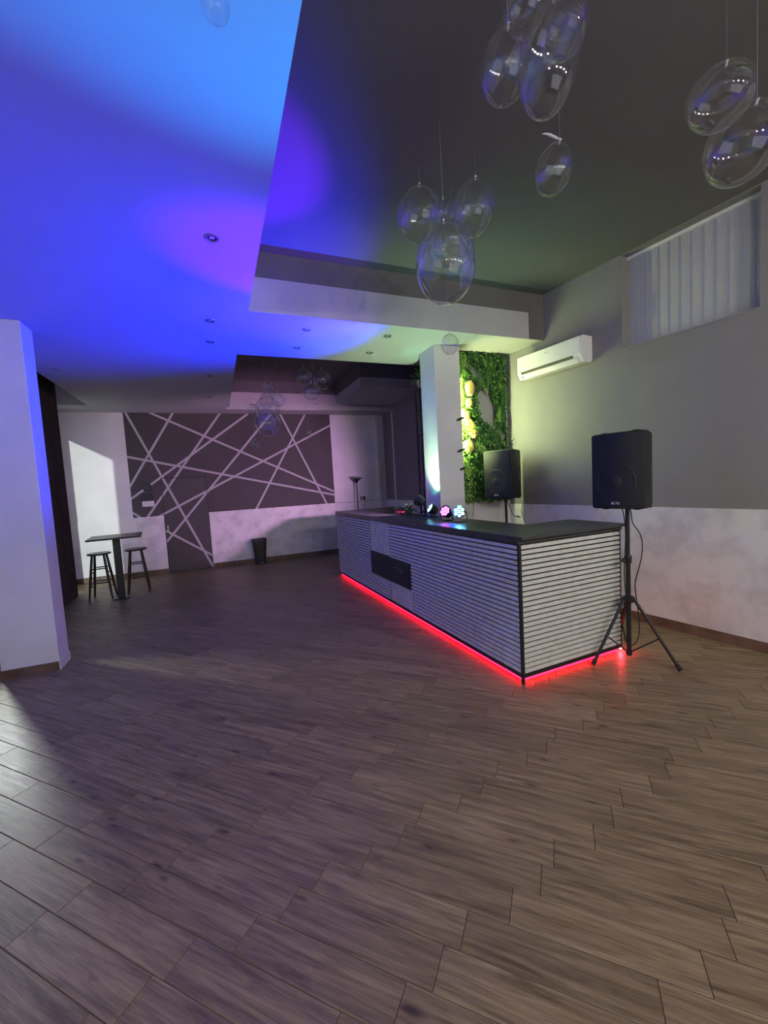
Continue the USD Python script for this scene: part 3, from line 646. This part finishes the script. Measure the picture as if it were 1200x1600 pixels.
# dark moss mat with an uneven surface, leaving the grey path of the panel free
mat_poly = full_panel - gap.buffer(.006)
gx, gz = np.meshgrid(np.linspace(3.022, 3.832, 60), np.linspace(1.31, 3.31, 150)); V3 = []; F3 = []
dep = .018 + .035 * meshkit.fbm(np.c_[gx.ravel() * 14, np.zeros(gx.size), gz.ravel() * 14], 3, 4)
V3 = np.c_[gx.ravel() - 3.0, -dep, gz.ravel()]
for i in range(149):
    for j in range(59):
        cxx, czz = (gx[i, j] + gx[i, j + 1]) / 2, (gz[i, j] + gz[i + 1, j]) / 2
        if mat_poly.contains(Point(cxx, czz)): a_ = i * 60 + j; F3 += [(a_, a_ + 1, a_ + 61), (a_, a_ + 61, a_ + 60)]
part(gw, 'moss_mat', trimesh.Trimesh(V3, F3, process=False), LEAFD, 'dark green moss mat', kind='stuff')
rg = random.Random(11)
small = {0: [], 1: [], 2: []}
while sum(map(len, small.values())) < 4200:
    x, z = rg.uniform(3.03, 3.83), rg.uniform(1.30, 3.305)
    if gap.buffer(.012).contains(Point(x, z)): continue
    a = rg.uniform(0, 2 * PI); d = (math.cos(a), -rg.uniform(.2, 1.0), math.sin(a))
    k = 2 if (x < 3.2 and rg.random() < .5) else (0 if rg.random() < .22 else 1)  # palest leaves mixed in only near the left edge
    dep = .035 + .05 * meshkit.noise(np.array([x * 7, 0, z * 7]))
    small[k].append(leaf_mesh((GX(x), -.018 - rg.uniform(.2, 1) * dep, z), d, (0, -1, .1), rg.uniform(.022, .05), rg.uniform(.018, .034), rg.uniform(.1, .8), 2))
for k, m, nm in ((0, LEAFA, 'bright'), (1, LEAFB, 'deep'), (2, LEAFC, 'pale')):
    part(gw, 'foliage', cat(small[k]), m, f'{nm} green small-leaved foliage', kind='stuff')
def ok(x, z): return 3.02 < x < 3.84 and 1.32 < z < 3.31 and not gap.buffer(-.015).contains(Point(x, z))
# long arching leaves
longs = [(3.10, 3.28, -80, .42, .06, 0), (3.17, 3.30, -95, .36, .05, 2), (3.07, 3.18, -85, .50, .05, 2), (3.42, 3.29, -60, .34, .05, 0), (3.50, 3.28, -75, .40, .05, 1), (3.60, 3.27, -100, .36, .05, 0), (3.70, 3.26, -80, .42, .05, 1), (3.78, 3.2, -105, .5, .055, 1), (3.40, 2.93, -55, .22, .045, 2), (3.32, 2.98, -40, .26, .05, 0),
         (3.78, 2.85, -105, .38, .07, 1), (3.72, 2.62, -110, .34, .07, 0), (3.80, 2.55, -120, .36, .06, 1), (3.68, 2.98, -70, .3, .05, 0), (3.52, 3.05, -85, .22, .05, 0), (3.10, 2.30, -40, .25, .05, 2), (3.36, 2.20, -120, .26, .06, 2), (3.40, 2.12, -130, .28, .05, 0), (3.16, 1.80, -20, .22, .045, 2), (3.20, 1.72, 10, .22, .04, 2), (3.10, 1.62, 45, .26, .05, 2), (3.16, 1.55, 60, .24, .045, 0), (3.30, 1.65, 100, .22, .04, 1), (3.12, 1.42, 60, .22, .05, 2), (3.60, 2.10, -60, .26, .06, 1), (3.48, 2.36, -70, .24, .06, 1), (3.62, 2.24, -40, .2, .05, 0), (3.44, 1.9, -90, .26, .05, 1), (3.34, 1.85, -100, .28, .05, 1), (3.72, 3.1, -60, .2, .06, 0), (3.12, 2.93, -110, .2, .05, 2)]
for x, z, ang, L, w, k in longs:
    a = math.radians(ang)
    part(gw, 'long_leaf', leaf_mesh((GX(x), -.05, z), (math.cos(a), -.28, math.sin(a)), (0, -1, 0.05), L, w, .7, 9), (LEAFA, LEAFB, LEAFC)[k], smooth=60)
# ferns
for x, z, ang, L, k in ((3.30, 3.22, -70, .34, 1), (3.62, 3.18, -120, .40, 1), (3.78, 2.98, -95, .42, 1), (3.70, 2.45, -100, .34, 1), (3.05, 2.95, -85, .36, 2), (3.55, 2.30, -60, .30, 1), (3.50, 1.95, -95, .34, 1), (3.22, 2.12, -30, .25, 2), (3.38, 1.55, 80, .3, 1), (3.08, 1.95, -75, .3, 2)):
    a = math.radians(ang); d = np.array([math.cos(a), -.2, math.sin(a)]); s = np.array([-math.sin(a), 0, math.cos(a)]); out = []
    for i in range(16):
        t = (i + 1) / 16; c = np.array([GX(x), -.06, z]) + d * L * t + np.array([0, .05 * t * t, 0]); l = .075 * math.sin(PI * (.15 + .8 * (1 - t)))
        for sg2 in (-1, 1): out.append(leaf_mesh(c, s * sg2 + d * .5, (0, -1, 0.02), l, .016, .3, 2))
    part(gw, 'fern_frond', cat(out), (LEAFA, LEAFB, LEAFC)[k])
# yellow lichen / bark pieces
for x, z, rx, rz_, tilt in ((3.225, 2.83, .070, .115, 0), (3.20, 2.63, .055, .075, .2), (3.13, 2.47, .07, .10, -.5), (3.22, 2.31, .075, .15, -.45), (3.18, 2.06, .075, .095, .1)):
    n = 26; ring = []
    r3 = random.Random(int(x * 1000))
    poly = Polygon([((rx * math.cos(2 * PI * k / n)) * r3.uniform(.86, 1.1), rz_ * math.sin(2 * PI * k / n) * r3.uniform(.9, 1.08)) for k in range(n)])
    c, s = math.cos(tilt), math.sin(tilt); pts = []
    for q, y in ((poly, -.02), (poly, -.072), (poly.buffer(-.018), -.088)):
        pts += [(GX(x) + px * c + pz * s, y, z - px * s + pz * c) for px, pz in q.exterior.coords]
    part(gw, 'bark_piece', hull(pts), BARK, 'yellow bark piece', smooth=50)
# twigs sticking out to the left over the pillar and to the right
for x, z, L, dx in ((3.0, 2.42, .10, -1), (3.0, 2.02, .11, -1), (3.02, 1.78, .07, -1)):
    part(gw, 'twig_leaf', leaf_mesh((.03, -.20, z), (dx, -.15, -.25), (0, -1, .2), L + .05, .035, .5, 4), LEAFD)
part(gw, 'twig', [tube(spline([(.70, -.06, 2.13), (.80, -.10, 2.10), (.845, -.13, 2.12), (.87, -.14, 2.16)], 10), .005, 6), leaf_mesh((.80, -.10, 2.10), (.8, -.4, -.2), (0, 0, 1), .09, .03, .3, 4)], LEAFD)

# ================================================================== AIR CONDITIONER
ac = thing('air_conditioner', 'white split air conditioner high on the right wall', 'air conditioner', rw(1.50, 0, 2.865), RANG)
L = .90
prof = Polygon([(0, .03), (-.0, .29), (-.165, .29), (-.205, .27), (-.205, .075), (-.155, .0), (-.03, .0)])   # (out of wall, z) -> local -y is outwards? local y = left of RE
body = prism(prof, 0, L, 'x'); v = body.vertices.copy(); v[:, 1] = -v[:, 1]; body = trimesh.Trimesh(v, body.faces[:, ::-1], process=False)
part(ac, 'body', body, ACW)
part(ac, 'front_panel', box(.015, L - .012, .203, .212, .085, .275, .003), ACW)
part(ac, 'outlet_slot', hull([(x, y, z) for x in (.10, L - .06) for y, z in ((.209, .081), (.195, .062), (.215, .083), (.199, .056))]), ACD, 'dark air outlet slot')
part(ac, 'flap', hull([(x, y, z) for x in (.05, L - .04) for y, z in ((.197, .052), (.158, .002), (.200, .047), (.162, -.003))]), ACW)
part(ac, 'badge', box(L * .5 - .03, L * .5 + .03, .2115, .213, .215, .222), GREYM, 'tiny grey badge')
part(ac, 'indicator', box(L - .075, L - .06, .170, .19, .018, .03), ACD)

# ================================================================== BACK OF THE ROOM
def stool(label, x, y, rz):
    s = thing('bar_stool', label, 'stool', (x, y, 0), rz, group=None)
    part(s, 'seat', lathe([(0, .722), (.155, .722), (.168, .730), (.168, .745), (.155, .752), (0, .748)], 28), DARKWOOD, smooth=30)
    tops = []; feet = []
    for k in range(4):
        a = PI / 4 + k * PI / 2; t = np.array([math.cos(a) * .115, math.sin(a) * .115, .725]); f = np.array([math.cos(a) * .225, math.sin(a) * .225, 0.0])
        tops.append(t); feet.append(f); part(s, 'leg', tube([t, t + (f - t) * .5, f], [.017, .020, .013], 10), DARKWOOD, smooth=40)
    at = lambda k, z: feet[k] + (tops[k] - feet[k]) * (z / .725)
    for k in range(4):
        for z in ((.20, .43) if k % 2 else (.27, .50)): part(s, 'rung', tube([at(k, z), at((k + 1) % 4, z)], .009, 8), DARKWOOD, smooth=40)
stool('dark wooden bar stool left of the table column, nearest the left wall', -1.88, 7.95, 0.0)
stool('dark wooden bar stool right of the table column, nearest the door', -1.38, 8.08, .12)
tb = thing('bar_table', 'tall square dark bar table on one square column', 'table', (-1.57, 7.70, 0), .12)
part(tb, 'tabletop', box(-.36, .36, -.36, .36, 1.000, 1.026, .004), DARKWOOD)
part(tb, 'column', box(-.05, .05, -.05, .05, .02, 1.0, .004), BLACKM)
part(tb, 'base_plate', box(-.10, .10, -.10, .10, 0, .02, .004), BLACKM)
part(tb, 'top_bracket', box(-.13, .13, -.13, .13, .985, 1.0), BLACKM)
bn = thing('waste_bin', 'black tapered waste bin standing on the floor against the back wall', 'bin', (.77, 9.36, 0))
def rrect(hw, r=.05): return Polygon(sbox(-hw + r, -hw + r, hw - r, hw - r).buffer(r, 6).exterior)
def loft(a, b, za, zb_):
    pa, pb = np.array(a.exterior.coords)[:-1], np.array(b.exterior.coords)[:-1]; n = len(pa)
    v = [(x, y, za) for x, y in pa] + [(x, y, zb_) for x, y in pb]; f = []
    for k in range(n): j = (k + 1) % n; f += [(k, j, n + j), (k, n + j, n + k)]
    return trimesh.Trimesh(v, f, process=False)
part(bn, 'body', cat([loft(rrect(.105), rrect(.148), 0, .53), loft(rrect(.14), rrect(.10), .53, .02), prism(rrect(.10), .0, .02)]), BINP, smooth=40)
part(bn, 'rim', cat([loft(rrect(.150), rrect(.153), .50, .555), loft(rrect(.153), rrect(.140), .555, .555), loft(rrect(.140), rrect(.138), .555, .50)]), BINP, smooth=40)
part(bn, 'label_plate', box(.01, .05, -.1105, -.108, .03, .045), GREYM, 'tiny grey label')
fl2 = thing('floor_lamp', 'slim dark uplighter floor lamp standing against the white back wall', 'floor lamp', (3.06, 9.20, 0))
part(fl2, 'base', lathe([(0, 0), (.13, 0), (.13, .015), (.03, .03), (.012, .05), (0, .05)], 28), BLACKM, smooth=35)
part(fl2, 'pole', tube([(0, 0, .04), (0, 0, 1.68)], .0125, 12), BLACKM, smooth=40)
part(fl2, 'shade', lathe([(.0, 1.665), (.02, 1.66), (.035, 1.69), (.075, 1.735), (.150, 1.775), (.150, 1.785), (.07, 1.745), (.0, 1.70)], 32), BLACKM, smooth=35)
so = thing('wall_socket', 'small dark-rimmed power socket on the wall right of the floor lamp', 'socket', (3.325, BW, 1.285))
part(so, 'cover', box(-.062, .062, -.012, 0, -.040, .040, .003), BLACKM); part(so, 'insert', box(-.04, .01, -.014, -.011, -.025, .025, .001), PAPER)
cable('thin black lead hanging from the wall socket by the floor lamp', [(3.35, BW - .014, 1.27), (3.36, BW - .03, 1.15), (3.33, BW - .03, 1.02), (3.32, BW - .03, .7)], .004)
rs = thing('round_sign', 'round black no-smoking style sign on the mural left of the door', 'sign', (-1.315, BW - .008, 1.81))
part(rs, 'disc', xf(lathe([(0, .004), (.088, .004), (.090, .0), (0, 0)], 32), frame_z((0, -1, 0))), DISC)
part(rs, 'lettering', [box(-.07, -.01, -.0055, -.0035, .022, .030), box(.0, .05, -.0055, -.0035, .028, .036), box(-.065, .06, -.0055, -.0035, -.012, -.006), box(-.05, .05, -.0055, -.0035, -.035, -.030)], SIGNT)
data(rs, 'round black sign with pale lines of print on the mural left of the door', 'sign')
nt = thing('paper_notice', 'small white paper notice fixed below the round sign', 'notice', (-1.322, BW - .0085, 1.475))
part(nt, 'sheet', box(-.108, .108, -.003, 0, -.056, .056), PAPER)
part(nt, 'backing', box(-.13, .10, -.0015, 0, .056, .22), DISC, 'dark plate above the paper')

# curtain in the pocket along the left wall
cu = thing('curtain', 'floor-length dark brown curtain hanging beside the left wall', 'curtain', (-2.36, 6.45, 0))
n = 150; pts = [(.05 * math.sin(k * .62) + .012 * math.sin(k * 1.7), 1.82 * k / n) for k in range(n + 1)]
part(cu, 'cloth', prism(LineString(pts).buffer(.004, cap_style='flat', join_style='mitre'), .012, 3.60), CURT, smooth=40)
part(cu, 'rail', box(-.02, .02, -.05, 1.87, 3.60, 3.69), GREYM)

# ================================================================== CEILING DOWNLIGHTS
dls = [(0.10, 3.00, 'round recessed downlight in the purple-lit ceiling, nearest the camera'), (0.07, 4.42, 'round recessed downlight in the blue-lit ceiling, second from the camera in the left row'), (0.06, 5.03, 'round recessed downlight at the far edge of the blue glow, third in the left row'),
       (0.04, 6.48, 'recessed downlight in the dim left ceiling, fourth in the left row'), (0.01, 7.90, 'recessed downlight in the dim left ceiling, farthest of the left row'), (1.02, 4.43, 'recessed downlight under the beam, left one of its front row'),
       (1.02, 5.02, 'recessed downlight under the beam, left one of its back row'), (1.95, 4.41, 'recessed downlight under the beam, front one in the green glow'), (1.95, 5.01, 'recessed downlight under the beam, back one in the green glow'), (-1.77, 6.48, 'recessed downlight beside the curtain pocket at the far left')]
for x, y, lab in dls:
    t = thing('downlight', lab, 'downlight', (x, y, HL), group='recessed ceiling downlights')
    part(t, 'trim_ring', lathe([(.030, .0), (.034, -.006), (.046, -.005), (.050, .0)], 28), GREYM, smooth=40)
    part(t, 'reflector', lathe([(.032, -.001), (.018, -.0005)], 20), BLACK)
    part(t, 'bulb', lathe([(0, -.002), (.012, -.0022), (.018, -.0008)], 16), BULB)

# unseen row of spotlights behind the camera, placed to light floor and bar
for k, (x, zc) in enumerate(((-.9, HL), (.9, HT), (1.8, HT), (2.7, HT), (3.6, HT))):
    zl = 3.20; d = np.array([.20, .85, -.46]); d /= np.linalg.norm(d)
    t = thing('unseen_spotlight', f'unseen ceiling spotlight behind the viewer, {("leftmost", "second from the left", "middle one", "second from the right", "rightmost")[k]} in its row', 'spotlight', (x, -1.9, zl), group='unseen spotlights in a row behind the viewer')
    R = frame_z(d)
    part(t, 'housing', xf(lathe([(0, -.14), (.05, -.14), (.07, -.10), (.07, .0), (.062, .0), (.06, -.02), (0, -.02)], 20), R), ACW, smooth=35)
    part(t, 'rod', tube([-d * .12, (-d * .12)[:2].tolist() + [zc - zl - .001]], .008, 8), ACW)
    l = light(UsdLux.DiskLight, f'{t}/lamp', FRONT_LAMPS / (PI * .055 ** 2), (1.0, .95, .87), pos=-d * .012, aim=d, Radius=.055)

# ================================================================== CLEAR BALLOONS
def balloon(label, c, rx, rz, tilt, group, zceil, tail=False):
    c = np.array(c, float); t = thing('balloon', label, 'balloon', c, group=group)
    n = 22; prof = []
    for i in range(n + 1):
        a = PI * i / n; z = -math.cos(a); k = 1.0 - .13 * max(0, z) ** 2 * (1 - 0)      # a little narrower toward the neck
        prof.append((max(rx * math.sin(a) * k, .0015), rz * z))
    prof += [(.006, rz + .008)]
    T = RT * math.sin(tilt) + UP * 0 ; ax = np.array([T[0], T[1], math.cos(tilt)]); ax /= np.linalg.norm(ax)
    R = frame_z(ax)
    part(t, 'skin', xf(lathe(prof, 40), R), SKIN, smooth=True)
    top = ax * (rz + .008)
    s = max(.5, min(1, rx / .1))
    part(t, 'neck', tube([top - ax * .004, top + ax * .012 * s, top + ax * .022 * s], [.006 * s, .004 * s, .008 * s], 8), KNOT, smooth=40)
    if tail:
        e = top + ax * .02
        part(t, 'tail', tube(spline([e, e + [-.025, .01, .012], e + [-.06, .02, .026], e + [-.10, .03, .026]], 10), [.003, .005, .0075, .008, .007, .008, .0065, .005, .004, .002], 7), KNOT, smooth=40)
    part(t, 'thread', tube([top + ax * .015, (top[0], top[1], zceil - c[2] - .004)], .0007, 4), THREAD)
G = ('clear balloons of the big cluster at the top', 'clear balloons of the middle cluster before the beam', 'clear balloons at the right edge', 'clear balloons of the cluster before the mural', 'clear balloons of the small cluster by the dropped ceiling box')
for a in [('clear balloon on the left of the big cluster at the top', (1.288, 1.509, 3.391), .110, .143, .10, G[0], HT, 0), ('longest clear balloon hanging lowest in the big cluster at the top', (1.292, 1.274, 3.205), .113, .200, .12, G[0], HT, 0),
          ('clear balloon above the long one, cut by the top edge of the picture', (1.42, 1.53, 3.70), .10, .11, 0, G[0], HT, 0), ('clear balloon at the upper right of the big cluster, cut by the picture edge', (1.49, 1.387, 3.50), .105, .115, 0, G[0], HT, 0),
          ('upper left clear balloon of the middle cluster', (1.488, 2.683, 3.525), .164, .185, .03, G[1], HT, 0), ('upper right clear balloon of the middle cluster', (1.755, 2.423, 3.46), .145, .18, .12, G[1], HT, 0),
          ('tiny clear balloon between the two upper ones of the middle cluster', (1.56, 2.485, 3.44), .056, .073, 0, G[1], HT, 0), ('largest clear balloon at the bottom of the middle cluster', (1.462, 2.332, 3.01), .19, .244, .0, G[1], HT, 0),
          ('round clear balloon behind the top of the largest one in the middle cluster', (1.823, 2.82, 3.463), .175, .185, .1, G[1], HT, 0), ('single clear balloon with a curled tail below the grey tray ceiling', (1.898, 1.854, 3.349), .104, .135, .25, None, HT, 1),
          ('upper clear balloon at the dark right edge', (2.311, 1.254, 3.345), .137, .130, .2, G[2], HT, 0), ('lower clear balloon at the dark right edge, above the window', (2.164, 1.091, 2.983), .135, .156, .35, G[2], HT, 0),
          ('small clear balloon hanging in front of the white pillar top', (2.057, 3.265, 2.859), .079, .092, 0, None, HT, 0),
          ('little clear balloon on top of the cluster before the mural', (.848, 6.596, 3.229), .079, .09, 0, G[3], HT, 0), ('middle-sized clear balloon in the upper part of the cluster before the mural', (.878, 7.02, 3.10), .125, .125, 0, G[3], HT, 0), ('upper one of the two largest clear balloons before the mural', (.806, 6.474, 2.845), .190, .195, 0, G[3], HT, 0),
          ('lower one of the two largest clear balloons before the mural', (.729, 5.96, 2.57), .178, .192, 0, G[3], HT, 0), ('clear balloon at the upper right of the cluster before the mural', (.92, 6.13, 2.92), .093, .10, 0, G[3], HT, 0), ('clear balloon at the left of the cluster before the mural', (.63, 6.935, 2.927), .092, .092, 0, G[3], HT, 0), ('tiny clear balloon hanging low left before the mural', (.593, 6.52, 2.332), .058, .06, 0, None, HT, 0),
          ('left clear balloon of the small cluster by the dropped ceiling box', (1.38, 6.389, 3.335), .128, .138, 0, G[4], HT, 0), ('right clear balloon of the small cluster by the dropped ceiling box', (1.633, 6.282, 3.28), .138, .148, 0, G[4], HT, 0), ('lower clear balloon of the small cluster by the dropped ceiling box', (1.42, 6.106, 3.052), .132, .125, 0, G[4], HT, 0), ('tiny clear balloon at the bottom of the small cluster by the dropped box', (1.3635, 5.674, 2.82), .036, .05, 0, G[4], HT, 0),
          ('tiny bluish clear balloon hanging before the right part of the mural', (1.4575, 6.702, 2.524), .053, .069, 0, None, HT, 0),
          ('little clear balloon under the blue-lit low ceiling at the top edge', (.112, 1.424, 3.137), .044, .054, -.15, None, HL, 0)]:
    balloon(*a)
